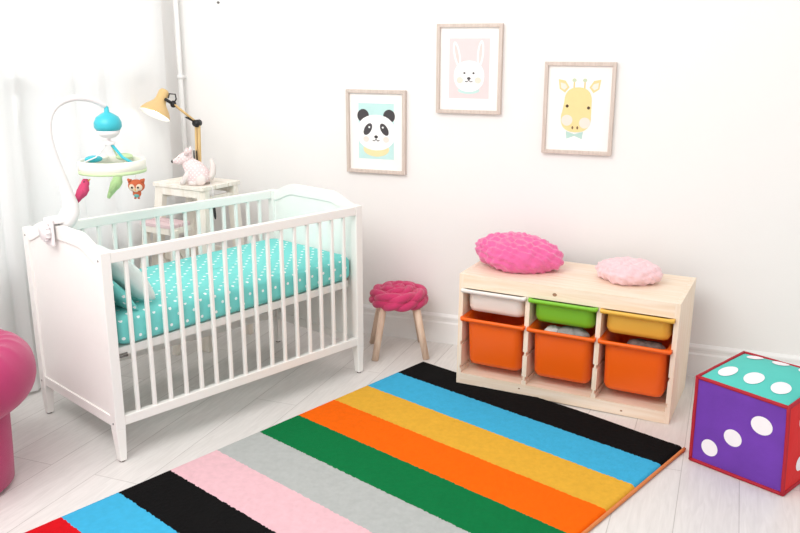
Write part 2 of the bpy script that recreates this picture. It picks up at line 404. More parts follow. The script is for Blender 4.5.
mt.rotation_euler = (Matrix.Rotation(1.1778, 3, 'Z') @ Matrix.Rotation(-.022, 3, 'Y')).to_euler()
obj('fitted_sheet', rbox(.585, .289, .116, .03), TEAL, mt)

def pillow(hx, hy, hz, n=28, wr=.008, seed=0, p=3.0):
    b = B(); top = {}; bot = {}
    for i in range(n+1):
        for j in range(n+1):
            u, v = 2*i/n-1, 2*j/n-1
            t = max(0, (1-abs(u)**p))*max(0, (1-abs(v)**p)); z = hz*t**.5
            q = 1-.06*(abs(u*v))**2; x = hx*u*(1-.07*(1-v*v)*0-.05*abs(v)**2*0)*q; y = hy*v*q
            x *= 1-.05*(1-abs(v))*abs(u)**3; y *= 1-.05*(1-abs(u))*abs(v)**3
            w_ = noise.noise(Vector((u*2.5+seed, v*2.5, seed)))*wr*(t**.3)
            edge = i in (0, n) or j in (0, n)
            top[i, j] = b.bm.verts.new((x, y, z+w_)); bot[i, j] = top[i, j] if edge else b.bm.verts.new((x, y, -z*.75+w_))
    for i in range(n):
        for j in range(n):
            b._f([top[i, j], top[i+1, j], top[i+1, j+1], top[i, j+1]], True); b._f([bot[i, j], bot[i, j+1], bot[i+1, j+1], bot[i+1, j]], True)
    return b
# pillows at the head of the crib
a = thing('pillow', 'turquoise dotted pillow tilted against the near end panel inside the crib', 'pillow', on_crib(.098, .24, .625), 0, 'pillows in the crib')
a.rotation_euler = (Matrix.Rotation(1.1778, 3, 'Z') @ Matrix.Rotation(R_(52), 3, 'Y')).to_euler()
obj('case', pillow(.105, .20, .032, seed=3), TEAL, a)
a = thing('pillow', 'white pillow leaning over the turquoise one inside the crib', 'pillow', on_crib(.165, .24, .668), 0, 'pillows in the crib')
a.rotation_euler = (Matrix.Rotation(1.1778, 3, 'Z') @ Matrix.Rotation(R_(52), 3, 'Y')).to_euler()
obj('case', pillow(.13, .18, .055, seed=8), MINTW, a)

# ------------------------------------------------------------------ crib mobile, clamped on the near end panel
mob = thing('crib_mobile', 'musical crib mobile with white arched arm and turquoise ball clamped to the crib end', 'crib mobile', on_crib(0, .37, 0), 1.1778)
b = B(); b.tube([(.05, 0, .83), (.055, -.004, .86), (.075, 0, .885), (.086, 0, .915), (.078, 0, .95), (.066, 0, 1.0), (.045, 0, 1.078), (.028, 0, 1.15), (.024, 0, 1.2), (.028, 0, 1.24), (.042, 0, 1.275), (.07, 0, 1.303), (.113, 0, 1.320), (.16, 0, 1.322), (.207, 0, 1.312), (.249, 0, 1.292), (.258, 0, 1.278)],
            [.022, .036, .038, .032, .025, .0205, .0165, .015, .014, .0135, .0128, .0125, .012, .012, .011, .010, .009], 16)
arm = obj('arm', b, MOBW, mob, sub=1)
b = B()
b.box(-.018, -.004, -.035, .03, .78, .885); b.box(-.004, .05, -.03, .03, .862, .885); b.box(.042, .055, -.03, .03, .79, .885); obj('clamp', b, MOBW, mob, bevel=.006)
b = B(); b.lathe([(.001, 0), (.03, 0), (.034, .004), (.034, .016), (.03, .02), (.001, .02)], 24, Matrix.Translation((-.018, 0, .835)) @ Matrix.Rotation(R_(-90), 4, 'Y'))
for k in range(12): a_ = k*math.pi/6; b.tube([(-.02, .034*math.cos(a_), .835+.034*math.sin(a_)), (-.036, .034*math.cos(a_), .835+.034*math.sin(a_))], .004, 6)
obj('knob', b, MOBW, mob)
cx = .262
b = B(); b.use(MOBBLUE).lathe([(.004, 1.285), (.008, 1.28), (.01, 1.262), (.02, 1.257), (.042, 1.243), (.052, 1.222), (.052, 1.205), (.044, 1.192)], 28, Matrix.Translation((cx, 0, 0)))
b.use(MOBW).lathe([(.044, 1.193), (.04, 1.178), (.026, 1.166), (.006, 1.160), (.005, 1.14)], 28, Matrix.Translation((cx, 0, 0)))
o = obj('music_box', b, None, mob); o['label'] = 'turquoise and white music box'
b = B(); b.lathe([(.004, 1.162), (.006, 1.15), (.02, 1.146), (.022, 1.140), (.02, 1.136), (.004, 1.134)], 16, Matrix.Translation((cx, 0, 0))); obj('hub', b, MOBW, mob)
RC = (cx+.004, 0.0); rz0, rz1 = 1.035, 1.078; RR = .121
hr = [(RR, rz0), (RR+.006, rz0+.002), (RR+.006, rz1-.002), (RR, rz1), (RR-.004, rz1), (RR-.006, rz1-.004), (RR-.006, rz0+.004)]
b = B(); n = 48
rings = [[Vector((RC[0]+r*math.cos(2*math.pi*k/n), RC[1]+r*math.sin(2*math.pi*k/n), z)) for k in range(n)] for r, z in hr]
b.use(CREAM); b.rings(rings, True, False, True)
b.use(MOBGREEN); b.rings([[Vector((RC[0]+r*math.cos(2*math.pi*k/n), RC[1]+r*math.sin(2*math.pi*k/n), z)) for k in range(n)] for r, z in ((RR-.004, rz0-.006), (RR+.0075, rz0-.006), (RR+.0075, rz0+.006), (RR-.004, rz0+.006))], True, False, True)
ring = obj('ring', b, None, mob); ring['label'] = 'pale cream ring with green lower rim'
for k, m_ in enumerate((MOBBLUE, MOBGREEN, MOBW)):
    a_ = R_(-75+k*120); b = B(); b.tube([(cx+.008*math.cos(a_), .008*math.sin(a_), 1.14), (RC[0]+.06*math.cos(a_), .06*math.sin(a_), 1.09), (RC[0]+(RR-.004)*math.cos(a_), (RR-.004)*math.sin(a_), 1.07)], .0055 if k == 0 else .0028, 8); obj('spoke', b, m_, mob)
b = B(); b.use(MOBBLUE).ell((RC[0]-.05, .05, 1.080), .035, .03, .014); b.use(MOBGREEN).ell((RC[0]+.07, .03, 1.080), .035, .028, .014); b.use(CREAM).ell((RC[0]+.0, .085, 1.078), .03, .03, .012); obj('ring_ornament', b, None, ring)
# toys hang from the ring
def bird(name, label, x, y, z, m_, ang):
    t = thing(name, label, 'toy', on_crib(x, .37+y, z), 1.1778, 'plush toys hanging from the mobile ring')
    M = Matrix.Rotation(R_(90), 3, 'Z') @ Matrix.Rotation(0, 3, 'Z')
    Mr = Matrix.Rotation(-1.1778-yaw, 3, 'Z') @ Matrix.Rotation(ang, 3, 'Y')   # body lies across the view of a person beside the crib
    def q(x, y, z): return Mr @ Vector((x, y, z))
    b = B(); b.tube([q(-.062, 0, 0), q(-.045, 0, .002), q(-.02, 0, .004), q(0, 0, .004), q(.02, 0, .006), q(.034, 0, .012), q(.047, 0, .014), q(.056, 0, .010)], [.006, .010, .015, .021, .021, .016, .016, .007], 14)
    bd = obj('body', b, m_, t)
    b = B(); b.tube([q(.054, 0, .010), q(.066, 0, .006)], [.005, .001], 8); obj('beak', b, YELLOWP, bd)
    b = B(); b.ell(q(-.005, -.02, .004), .024, .006, .012, (Mr).to_4x4()); obj('wing', b, m_, bd)
    b = B(); b.ell(q(-.005, .02, .004), .024, .006, .012, (Mr).to_4x4()); obj('wing', b, m_, bd)
    b = B(); b.ell(q(.047, -.0155, .017), .003, .002, .003); obj('eye', b, BLACK, bd)
    b = B(); b.tube([q(0, 0, .02), (0, 0, rz0-z-.004)], .0012, 6); obj('string', b, MOBW, t)
bird('hanging_bird', 'small pink plush bird hanging at the left of the mobile ring', RC[0]-.118, .03, .955, BIRDP, R_(-52))
bird('hanging_bird', 'pale green plush bird hanging between the pink bird and the orange owl', RC[0]+.035, .05, .965, BIRDG, R_(-55))
t = thing('hanging_owl', 'orange plush owl with cream face hanging at the right of the mobile ring', 'toy', on_crib(RC[0]+.085, .37-.02, .948), -yaw, 'plush toys hanging from the mobile ring')
b = B(); b.use(OWL).ell((0, 0, .018), .034, .018, .026); b.ell((0, 0, -.012), .017, .013, .018); b.tube([(-.024, 0, .036), (-.034, 0, .046)], [.011, .003], 10); b.tube([(.024, 0, .036), (.034, 0, .046)], [.011, .003], 10)
bd = obj('body', b, None, t)
b = B(); b.use(OWLF).ell((-.013, -.012, .014), .014, .009, .014); b.ell((.013, -.012, .014), .014, .009, .014); b.ell((0, -.013, .003), .011, .007, .009)
b.use(BLACK).ell((-.012, -.021, .014), .0042, .002, .0045); b.ell((.012, -.021, .014), .0042, .002, .0045); b.use(YELLOWP).ell((0, -.021, .005), .003, .003, .004); obj('face', b, None, bd)
b = B(); b.use(TEALD).ell((0, -.006, -.020), .011, .010, .009); obj('belly', b, None, bd)
b = B(); b.ell((-.007, -.004, -.031), .005, .007, .004); b.ell((.007, -.004, -.031), .005, .007, .004); obj('foot', b, OWL, bd)
b = B(); b.tube([(0, 0, .04), (0, 0, rz0-.948-.004)], .0012, 6); obj('string', b, MOBW, t)

# ------------------------------------------------------------------ step ladder, lamp, plush dog
LZ = .83
lad = thing('step_stool', 'tall whitewashed wooden step stool with a pink step standing behind the crib', 'step stool', (-1.476, .176, 0), -.17)
for k in range(3):
    y0 = -.135+k*.093; b = B(); b.box(-.175, .175, y0, y0+.084, LZ-.02, LZ); obj('top_slat', b, LADDER, lad, bevel=.002)
for sx in (-1, 1):
    for sy in (-1, 1):
        b = B(); b.beam((sx*.19, (-.19 if sy < 0 else .125), 0), (sx*.145, sy*.105, LZ-.02), .027, .017); obj('leg', b, LADDER, lad, bevel=.002)
for sy in (-1, 1):
    b = B(); b.box(-.145, .145, sy*.118-.009, sy*.118+.009, LZ-.06, LZ-.02); obj('cross_rail', b, LADDER, lad, bevel=.002)
    b = B(); b.box(-.165, .165, sy*.122-.007, sy*.122+.007, LZ-.40, LZ-.365); obj('cross_rail', b, LADDER, lad, bevel=.002)
for sx in (-1, 1):
    b = B(); b.box(sx*.155-.008, sx*.155+.008, -.11, .11, LZ-.085, LZ-.055); obj('side_rail', b, LADDER, lad, bevel=.002)
    b = B(); b.box(sx*.163-.008, sx*.163+.008, -.115, .115, .40, .435); obj('side_rail', b, LADDER, lad, bevel=.002)
for k in range(2):
    y0 = -.265+k*.072; b = B(); b.box(-.145, .068, y0, y0+.062, .632, .65); q = obj('step', b, PINKWOOD, lad, bevel=.002); q['label'] = 'pale pink step'
b = B(); b.box(-.145, .068, -.262, -.248, .60, .632); b.box(-.145, -.13, -.262, -.12, .60, .632); b.box(.053, .068, -.262, -.12, .60, .632); obj('step_rail', b, LADDER, lad, bevel=.002)
for x0, x1 in ((-.13, -.17), (.063, .095)):
    b = B(); b.beam((x1, -.31, 0), (x0, -.235, .622), .017, .013); obj('leg', b, LADDER, lad, bevel=.002)
    b = B(); b.beam((x0, -.24, .56), (x0*.9, -.12, .38), .008, .010); obj('brace', b, LADDER, lad)

lampc = Vector((-1.487, .215, LZ))
lamp = thing('desk_lamp', 'yellow jointed desk lamp with bell shade standing on the step stool behind the plush dog', 'lamp', tuple(lampc))
b = B(); b.lathe([(.001, 0), (.048, 0), (.05, .006), (.048, .02), (.02, .026), (.001, .027)], 28); obj('base', b, LAMPY, lamp)
b = B(); b.tube([(0, 0, .02), (0, 0, .06)], .012, 12); b.box(-.014, .014, -.012, .012, .045, .075); obj('swivel', b, BLACK, lamp)
J = Vector((.012, -.004, .293)); S = Vector((-.096, -.045, .388))
b = B()
for sx in (-.009, .009): b.box(sx-.0055, sx+.0055, -.006, .006, .06, .28, Matrix.Translation((.0, 0, 0)) @ Matrix.Rotation(R_(2.2), 4, 'Y'))
la = obj('lower_arm', b, LAMPY, lamp, bevel=.001)
for sy in (-.012, .004):
    b = B(); pts = []
    for k in range(120): a_ = k*.9; pts.append((.003+sy+.004*math.cos(a_), -.018+.004*math.sin(a_), .085+.07*k/120))
    b.tube(pts, .0013, 5); obj('spring', b, BLACK, la)
b = B(); b.tube([J+Vector((0, -.02, 0)), J+Vector((0, .02, 0))], .017, 16); b.beam(J+Vector((-.05, -.012, .03)), J+Vector((.004, 0, 0)), .008, .012); b.tube([J+Vector((0, 0, -.02)), J], .012, 10); obj('elbow_joint', b, BLACK, lamp)
b = B()
for off in (Vector((0, -.008, .008)), Vector((0, .008, -.006))): b.tube([J+off, S+off], .0048, 8)
obj('upper_arm', b, LAMPY, lamp)
ax = Vector((-.169, -.473, -.86)).normalized(); top = Vector((-.134, -.055, .458))
rot = Vector((0, 0, 1)).rotation_difference(ax).to_matrix().to_4x4(); Ms = Matrix.Translation(top) @ rot
b = B(); b.use(LAMPY).lathe([(.002, -.002), (.018, 0), (.026, .012), (.027, .05), (.032, .066), (.043, .082), (.060, .100), (.074, .122), (.079, .138)], 36, Ms, cap=False)
b.use(LAMPIN).lathe([(.079, .138), (.077, .137), (.071, .121), (.057, .101), (.040, .084), (.025, .068), (.002, .05)], 36, Ms, cap=False)
sh = obj('lamp_shade', b, None, lamp)
b = B(); b.lathe([(.002, .058), (.012, .06), (.014, .08), (.026, .10), (.028, .108), (.02, .122), (.003, .128)], 20, Ms); obj('bulb', b, BULB, sh)
b = B(); H = top+ax*.05+Vector((.032, -.01, 0)); b.tube([S, H], .008, 10); b.ell(S, .016, .014, .018)
b.tube([S+Vector((-.02, -.01, .03)), S+Vector((-.01, -.012, .052)), S+Vector((.022, -.008, .05)), S+Vector((.02, 0, .025)), S], .0035, 8); obj('shade_joint', b, BLACK, lamp)
b = B(); b.tube([(.045, -.01, .006), (.10, -.05, .004), (.165, -.14, .003), (.180, -.15, -.008), (.182, -.15, -.095)], .0022, 8); cd = obj('cord', b, MOBW, lamp); cd['label'] = 'thin pale cord with black inline switch'
b = B(); b.tube([(.182, -.15, -.095), (.183, -.15, -.11), (.186, -.15, -.15), (.187, -.15, -.165)], [.003, .0075, .0065, .003], 10); obj('cord_switch', b, BLACK, cd)

dog = thing('plush_dog', 'pale pink dotted plush dog sitting on the step stool in front of the lamp', 'plush toy', (-1.432, .095, LZ), .30); dog.scale = (.93, .95, .95)
b = B(); b.tube([(.035, 0, .002), (.03, 0, .02), (.02, 0, .05), (.0, 0, .085), (-.03, 0, .115), (-.035, 0, .13)], [.05, .066, .066, .052, .036, .02], 20); bd = obj('body', b, DOG, dog)
b = B(); b.tube([(-.01, 0, .135), (-.035, 0, .138), (-.06, 0, .130), (-.085, 0, .122), (-.108, 0, .118)], [.024, .036, .031, .020, .011], 18); hd = obj('head', b, DOG, dog)
b = B(); b.ell((-.114, 0, .119), .008, .009, .008); obj('nose', b, BLACK, hd)
for s_ in (-1, 1):
    b = B(); b.tube([(-.028, s_*.022, .158), (-.022, s_*.028, .18), (-.02, s_*.03, .195)], [.014, .011, .003], 10); obj('ear', b, DOG, hd)
    b = B(); b.ell((-.068, s_*.024, .142), .003, .003, .003); obj('eye', b, BLACK, hd)
    b = B(); b.tube([(-.01, s_*.03, .07), (-.03, s_*.036, .04), (-.05, s_*.038, .014), (-.062, s_*.038, .012)], [.02, .018, .015, .012], 12); obj('front_leg', b, DOGP, dog)
    b = B(); b.ell((.045, s_*.048, .03), .036, .020, .030); b.tube([(.03, s_*.055, .014), (-.01, s_*.058, .012)], [.014, .012], 12); obj('hind_leg', b, DOGP, dog)
b = B(); b.tube([(.085, 0, .03), (.105, 0, .06), (.108, 0, .10), (.098, 0, .135)], [.02, .017, .014, .007], 12); obj('tail', b, DOGP, dog)

# ------------------------------------------------------------------ stool with braided seat
st = thing('braided_stool', 'small stool with braided magenta cushion seat and four light wooden legs', 'stool', (-.412, .312, 0), .45)
for a_ in (0, 1, 2, 3):
    an = a_*math.pi/2+math.pi/4
    b = B(); b.tube([(.180*math.cos(an), .180*math.sin(an), 0), (.115*math.cos(an), .115*math.sin(an), .262)], [.0165, .0175], 14)
    obj('leg', b, BIRCH, st)
b = B(); b.lathe([(.001, .25), (.115, .25), (.12, .258), (.115, .265), (.001, .265)], 32); obj('seat_board', b, BIRCH, st)
def braid():
    b = B()
    nz = lambda x, y, z: noise.noise(Vector((x*14, y*14, z*14)))
    b.lathe([(.01, .253), (.09, .252), (.118, .265), (.122, .295), (.11, .32), (.08, .333), (.01, .333)], 32)
    # thick interlaced rope: ring round the rim and woven strands on top
    for lay, (r0, z0, n, am) in enumerate(((.119, .277, 2, .010), (.114, .309, 2, .010), (.058, .325, 2, .010), (.012, .330, 1, .004))):
        for s_ in range(n):
            pts = []
            for k in range(73):
                a_ = 2*math.pi*k/72; ph = a_*(5 if lay == 0 else 4 if lay == 1 else 3 if lay == 2 else 2)+s_*2*math.pi/n
                pts.append(((r0+am*math.cos(ph))*math.cos(a_), (r0+am*math.cos(ph))*math.sin(a_), z0+am*.9*math.sin(ph*2 if False else ph)))
            b.tube(pts, [.0215]*73, 12)
    return b
q = obj('braided_seat', braid(), MAGENTA, st)

# ------------------------------------------------------------------ storage unit
TW, TD, TH = .946, .438, .519
tro = thing('storage_unit', 'low pine storage unit with three columns of pull-out plastic bins against the wall', 'storage unit', (-.004, -.004, .0125), rot=(0, .0128, -.0866))
t_ = .02; iw = (TW-4*t_)/3
lv = (.085, .20, .320, .452)
def upright(x0, left, right):
    nd = .006; hh = .0045; L = [(x0, 0)]; Rr = [(x0+t_, 0)]
    for z in lv:
        if right: Rr += [(x0+t_, z-.014), (x0+t_-nd, z-.014), (x0+t_-nd, z+hh), (x0+t_, z+hh)]
        if left: L += [(x0, z-.014), (x0+nd, z-.014), (x0+nd, z+hh), (x0, z+hh)]
    outer = not (left and right); h = TH if outer else TH-.02
    y0 = 0
    Rr.append((x0+t_, h)); L.append((x0, h))
    b = B(); b.prism(Rr+L[::-1], y0, TD, lambda u, v, d: Vector((u, d, v)))
    return obj('side_panel' if outer else 'divider', b, PINEZ, tro)
upright(0, False, True); upright(iw+t_, True, True); upright(2*(iw+t_), True, True); upright(TW-t_, True, False)
b = B(); b.box(t_, TW-t_, .018, TD, TH-.02, TH-.0005); obj('top_board', b, PINE, tro, bevel=.0015)
b = B(); b.use(PINE).box(t_, TW-t_, -.001, .018, TH-.062, TH); b.use(KNOT)
for kx, kz, kr in ((.435, TH-.035, .0075),): b.flat([(kx+kr*1.3*math.cos(k*.5236), kz+kr*math.sin(k*.5236)) for k in range(12)], lambda u, v: Vector((u, -.0013, v)))
obj('front_rail', b, None, tro)
b = B(); b.use(PINE).box(t_, TW-t_, -.001, .016, .0, .052); b.use(KNOT)
for kx, kz, kr in ((.30, .03, .0035), (.75, .02, .004)): b.flat([(kx+kr*1.3*math.cos(k*.5236), kz+kr*math.sin(k*.5236)) for k in range(12)], lambda u, v: Vector((u, -.0013, v)))
obj('plinth', b, None, tro)
for k in range(3):
    x0 = t_+k*(iw+t_); b = B(); b.box(x0, x0+iw, .016, TD-.01, .036, .050); obj('bottom_board', b, PINE, tro)
def bin_mesh(h, taper, m_):
    """tub with its top rim at z=0, open above; front is -y, front of rim at y=0"""
    D = .395; hx = iw/2; cy = D/2
    b = B(); rings = []
    def ring(hx_, y0, y1, r, z, bulge=0, droop=0):
        hy_ = (y1-y0)/2; c = (y0+y1)/2; out = []
        for x, y in rr(hx_, hy_, r, 6):
            yy = y+c; fr = 1 if y < 0 else 0
            out.append(Vector((x, yy-(bulge*(1-(x/hx_)**2) if fr else 0), z-(droop*(1-(x/hx_)**2) if fr else 0))))
        return out
    bw = hx-.004; tp = taper
    rings += [ring(bw-tp-.03, .032+tp+.03, D-.03-tp, .02, -h), ring(bw-tp-.008, .03+tp+.008, D-.012-tp, .032, -h+.004), ring(bw-tp, .03+tp, D-.004-tp, .038, -h+.022)]
    rings += [ring(bw-.014, .024, D-.012, .035, -.03), ring(bw-.012, .022, D-.012, .035, -.02)]
    rings += [ring(hx+.0045, .002, D, .008, -.0155, .0, .0), ring(hx+.0045, -.002, D, .008, -.015, .014, .009), ring(hx+.005, -.004, D, .008, -.002, .018, .006), ring(hx+.003, .0, D, .008, 0, .010, .002), ring(hx-.002, .006, D-.006, .01, 0, .008, .002)]
    rings += [ring(bw-.014, .026, D-.016, .033, -.008), ring(bw-tp-.003, .033+tp, D-.008-tp, .035, -h+.024), ring(bw-tp-.03, .06+tp, D-.04-tp, .02, -h+.008)]
    b.rings(rings, True, True); return b
cols = [(0, WHITEP, 'white'), (1, GREENP, 'lime green'), (2, YELLOWP, 'yellow')]
Mt = Matrix.Translation(tro.location) @ tro.rotation_euler.to_matrix().to_4x4()
def bin_(k, deep, m_, label, fwd=0.0):
    x = t_+iw/2+k*(iw+t_); z = (.320 if deep else .452)
    p = Mt @ Vector((x, -.018-fwd, z+.004)); h = .234 if deep else .112
    t = thing('storage_bin', label, 'storage bin', tuple(p), group='deep orange bins' if deep else 'shallow bins')
    t.rotation_euler = tro.rotation_euler
    o = obj('tub', bin_mesh(h, .015 if deep else .009, m_), m_, t); 
    return t
SIDE = ('left column', 'middle column', 'right column')
bin_(0, True, ORANGE, 'deep orange plastic bin under the white bin')
bin_(1, True, ORANGE, 'deep orange plastic bin under the green bin')
bin_(2, True, ORANGE, 'deep orange plastic bin under the yellow bin')
bin_(0, False, WHITEP, 'shallow white plastic bin at the top left of the pine unit')
bin_(1, False, GREENP, 'shallow lime green plastic bin at the top middle of the pine unit')
bin_(2, False, YELLOWP, 'shallow yellow plastic bin at the top right of the pine unit')
def lump(name, label, cat, k, xo, m_, r, seed, zz=.30, yy=.075):
    p = Mt @ Vector((t_+iw/2+k*(iw+t_)+xo, yy, zz)); b = B(); b.ell((0, 0, 0), *r, n=40, m=24)
    for v in b.bm.verts:
        d = noise.noise(v.co*34+Vector((seed, 0, 0)))*.012+noise.noise(v.co*90+Vector((seed, 0, 0)))*.004; v.co += v.co.normalized()*d
    return tag(obj(name, b, m_, loc=tuple(p)), label, cat)
lump('plush_toy', 'grey fluffy plush toy in the orange bin under the green bin', 'plush toy', 1, .03, GREYPL, (.07, .045, .028), 1)
lump('plush_toy', 'white plush toy showing at the right of the grey one in the middle bin', 'plush toy', 1, -.055, CLOTHW, (.035, .04, .022), 4, .298)
lump('patterned_cloth', 'brown speckled cloth bundle in the orange bin under the yellow bin', 'cloth', 2, .03, CLOTHD, (.08, .045, .024), 7, .296)

# cushions on top
def plush_cushion(name, label, loc, hx, hy, hz, m_, rz, ridge, amp, seed, tilt=0, roll=0):
    b = B(); n, m = 150, 80; rs = []
    for i in range(1, m):
        t = math.pi*i/m-math.pi/2; rr_ = math.cos(t)**.72
        ring = []
        for k in range(n):
            a_ = 2*math.pi*k/n; sq = 1+.05*math.cos(4*a_+.5)*rr_
            p = Vector((hx*rr_*sq*math.cos(a_), hy*rr_*sq*math.sin(a_), hz*math.sin(t)))
            w1 = math.sin((p.x+.35*p.y+p.z*.8)*ridge+2.2*noise.noise(p*16+Vector((seed, 0, 0)))); w2 = math.sin((p.y*1.2-.35*p.x+p.z*1.6)*ridge*.8+2.2*noise.noise(p*15+Vector((0, seed, 0))))
            d = amp*(w1*w2)+amp*.7*noise.noise(p*60); nrm = Vector((p.x/hx**2, p.y/hy**2, p.z/hz**2)).normalized()
            q = p+nrm*d
            if q.z < -hz*.86: q.z = -hz*.86
            ring.append(q)
        rs.append(ring)
    b.rings(rs); t = obj(name, b, m_, loc=loc, rot=(tilt, roll, rz)); return tag(t, label, 'cushion', 'round plush cushions on the pine unit')
plush_cushion('plush_cushion', 'bright pink textured plush cushion on the left of the pine unit', (.216, .205, .595), .196, .148, .075, PINKFUR, .03, 88, .0068, 1, .10, .07)
plush_cushion('plush_cushion', 'smaller pale pink textured plush cushion on the right of the pine unit', (.708, .185, .563), .135, .12, .051, PALEFUR, -.02, 95, .0055, 2)

# ------------------------------------------------------------------ framed prints
FW, FH, FD = .322, .417, .026
def circ(cx, cy, rx, ry, n=28, rot=0, a0=0, a1=360, p=1):
    out = []
    for k in range(n):
        a_ = R_(a0+(a1-a0)*k/(n if a1-a0 == 360 else n-1)); c, s = math.cos(a_), math.sin(a_)
        x = rx*math.copysign(abs(c)**p, c); y = ry*math.copysign(abs(s)**p, s); out.append((cx+x*math.cos(rot)-y*math.sin(rot), cy+x*math.sin(rot)+y*math.cos(rot)))
    return out
def framed(label, x, z, shapes, plabel):
    t = thing('picture_frame', label, 'picture', (x, WY, z), group='framed animal prints')
    w_ = .0165; f = lambda u, v, d: Vector((u, -d, v))
    b = B()
    b.prism([(0, 0), (FW, 0), (FW-w_, w_), (w_, w_)], 0, FD, f); b.prism([(FW, 0), (FW, FH), (FW-w_, FH-w_), (FW-w_, w_)], 0, FD, f)
    b.prism([(FW, FH), (0, FH), (w_, FH-w_), (FW-w_, FH-w_)], 0, FD, f); b.prism([(0, FH), (0, 0), (w_, w_), (w_, FH-w_)], 0, FD, f)
    obj('frame', b, FRAME, t, bevel=.0012)
    b = B(); b.box(w_*.8, FW-w_*.8, -.012, -.002, w_*.8, FH-w_*.8); obj('mount', b, PAPER, t)
    b = B(); 
    for i, (hexc, poly) in enumerate(shapes):
        b.use(mat('ink_'+hexc[1:], hexc, .85, .03, 40)); zz = -.0124-.00012*i
        b.flat([(u*FW, v*FH) for u, v in poly], lambda u, v: Vector((u, zz, v)))
    q = obj('print', b, None, t); q['label'] = plabel
rect = lambda a, b_, c, d: [(a, b_), (c, b_), (c, d), (a, d)]
panda = [('#c6e9e6', rect(.20, .17, .80, .84)), ('#f3e3ae', circ(.5, .29, .22, .09)), ('#4a4649', circ(.28, .69, .10, .08)), ('#4a4649', circ(.72, .69, .10, .08)), ('#fbfaf9', circ(.5, .49, .33, .215, p=.92)),
         ('#4a4649', circ(.36, .53, .09, .052, rot=.75)), ('#4a4649', circ(.64, .53, .09, .052, rot=-.75)), ('#fbfaf9', circ(.385, .555, .016, .012)), ('#fbfaf9', circ(.615, .555, .016, .012)),
         ('#fae3da', circ(.33, .41, .05, .035)), ('#fae3da', circ(.67, .41, .05, .035)), ('#3a3638', circ(.5, .44, .032, .018)), ('#3a3638', rect(.494, .40, .506, .44)),
         ('#3a3638', [(.5, .405), (.47, .385), (.44, .395), (.445, .404), (.47, .396), (.5, .414)]), ('#3a3638', [(.5, .405), (.53, .385), (.56, .395), (.555, .404), (.53, .396), (.5, .414)])]
rabbit = [('#f4d9d9', rect(.19, .17, .81, .84)), ('#c9e6e2', circ(.5, .26, .17, .04)), ('#fbf8f6', circ(.31, .66, .05, .15, rot=.28)), ('#fbf8f6', circ(.67, .67, .05, .15, rot=-.12)), ('#f3d6d2', circ(.31, .665, .024, .11, rot=.28)), ('#f3d6d2', circ(.67, .675, .024, .11, rot=-.12)),
          ('#fdfbfa', circ(.5, .42, .235, .175, p=.9)), ('#5a5557', circ(.43, .455, .017, .012)), ('#5a5557', circ(.57, .455, .017, .012)), ('#f9e2d2', circ(.36, .375, .05, .035)), ('#f9e2d2', circ(.64, .375, .05, .035)),
          ('#4a4548', circ(.5, .395, .028, .016)), ('#4a4548', [(.5, .37), (.47, .352), (.44, .36), (.445, .368), (.47, .362), (.5, .378)]), ('#4a4548', [(.5, .37), (.53, .352), (.56, .36), (.555, .368), (.53, .362), (.5, .378)]), ('#4a4548', rect(.494, .37, .506, .40))]
giraffe = [('#fbf9f6', rect(.14, .12, .86, .87)), ('#bcdcd2', [(.35, .165), (.46, .20), (.57, .165), (.585, .25), (.46, .22), (.335, .25)]), ('#e6cd8a', rect(.415, .70, .435, .80)), ('#e6cd8a', rect(.565, .70, .585, .80)), ('#cfd9b8', circ(.425, .805, .03, .02)), ('#cfd9b8', circ(.575, .805, .03, .02)),
           ('#ecd89c', [(.20, .815), (.30, .80), (.36, .73), (.30, .67), (.22, .71)]), ('#f7e9dc', [(.23, .78), (.30, .765), (.33, .73), (.29, .70), (.24, .72)]), ('#ecd89c', [(.80, .815), (.70, .80), (.64, .73), (.70, .67), (.78, .71)]), ('#f7e9dc', [(.77, .78), (.70, .765), (.67, .73), (.71, .70), (.76, .72)]),
           ('#f2dd9f', circ(.49, .575, .195, .155, p=.85)), ('#f2dd9f', circ(.47, .39, .215, .15, p=.85)), ('#f2dd9f', [(.256, .40), (.684, .40), (.684, .57), (.296, .57)]),
           ('#f8e6da', circ(.345, .37, .08, .06)), ('#f8e6da', circ(.60, .345, .08, .06)), ('#5a4636', circ(.34, .525, .022, .017)), ('#5a4636', circ(.645, .51, .022, .017)), ('#7a5c44', circ(.43, .29, .013, .017)), ('#7a5c44', circ(.50, .29, .013, .017))]
framed('framed panda print on pale turquoise, lowest and leftmost on the wall', -.771, .874, panda, 'panda head on pale turquoise')
framed('framed white rabbit print on pale pink, highest on the wall', -.288, 1.189, rabbit, 'white rabbit head on pale pink')
framed('framed yellow giraffe head print on the right, above the pine storage unit', .239, 1.018, giraffe, 'yellow giraffe head on white')

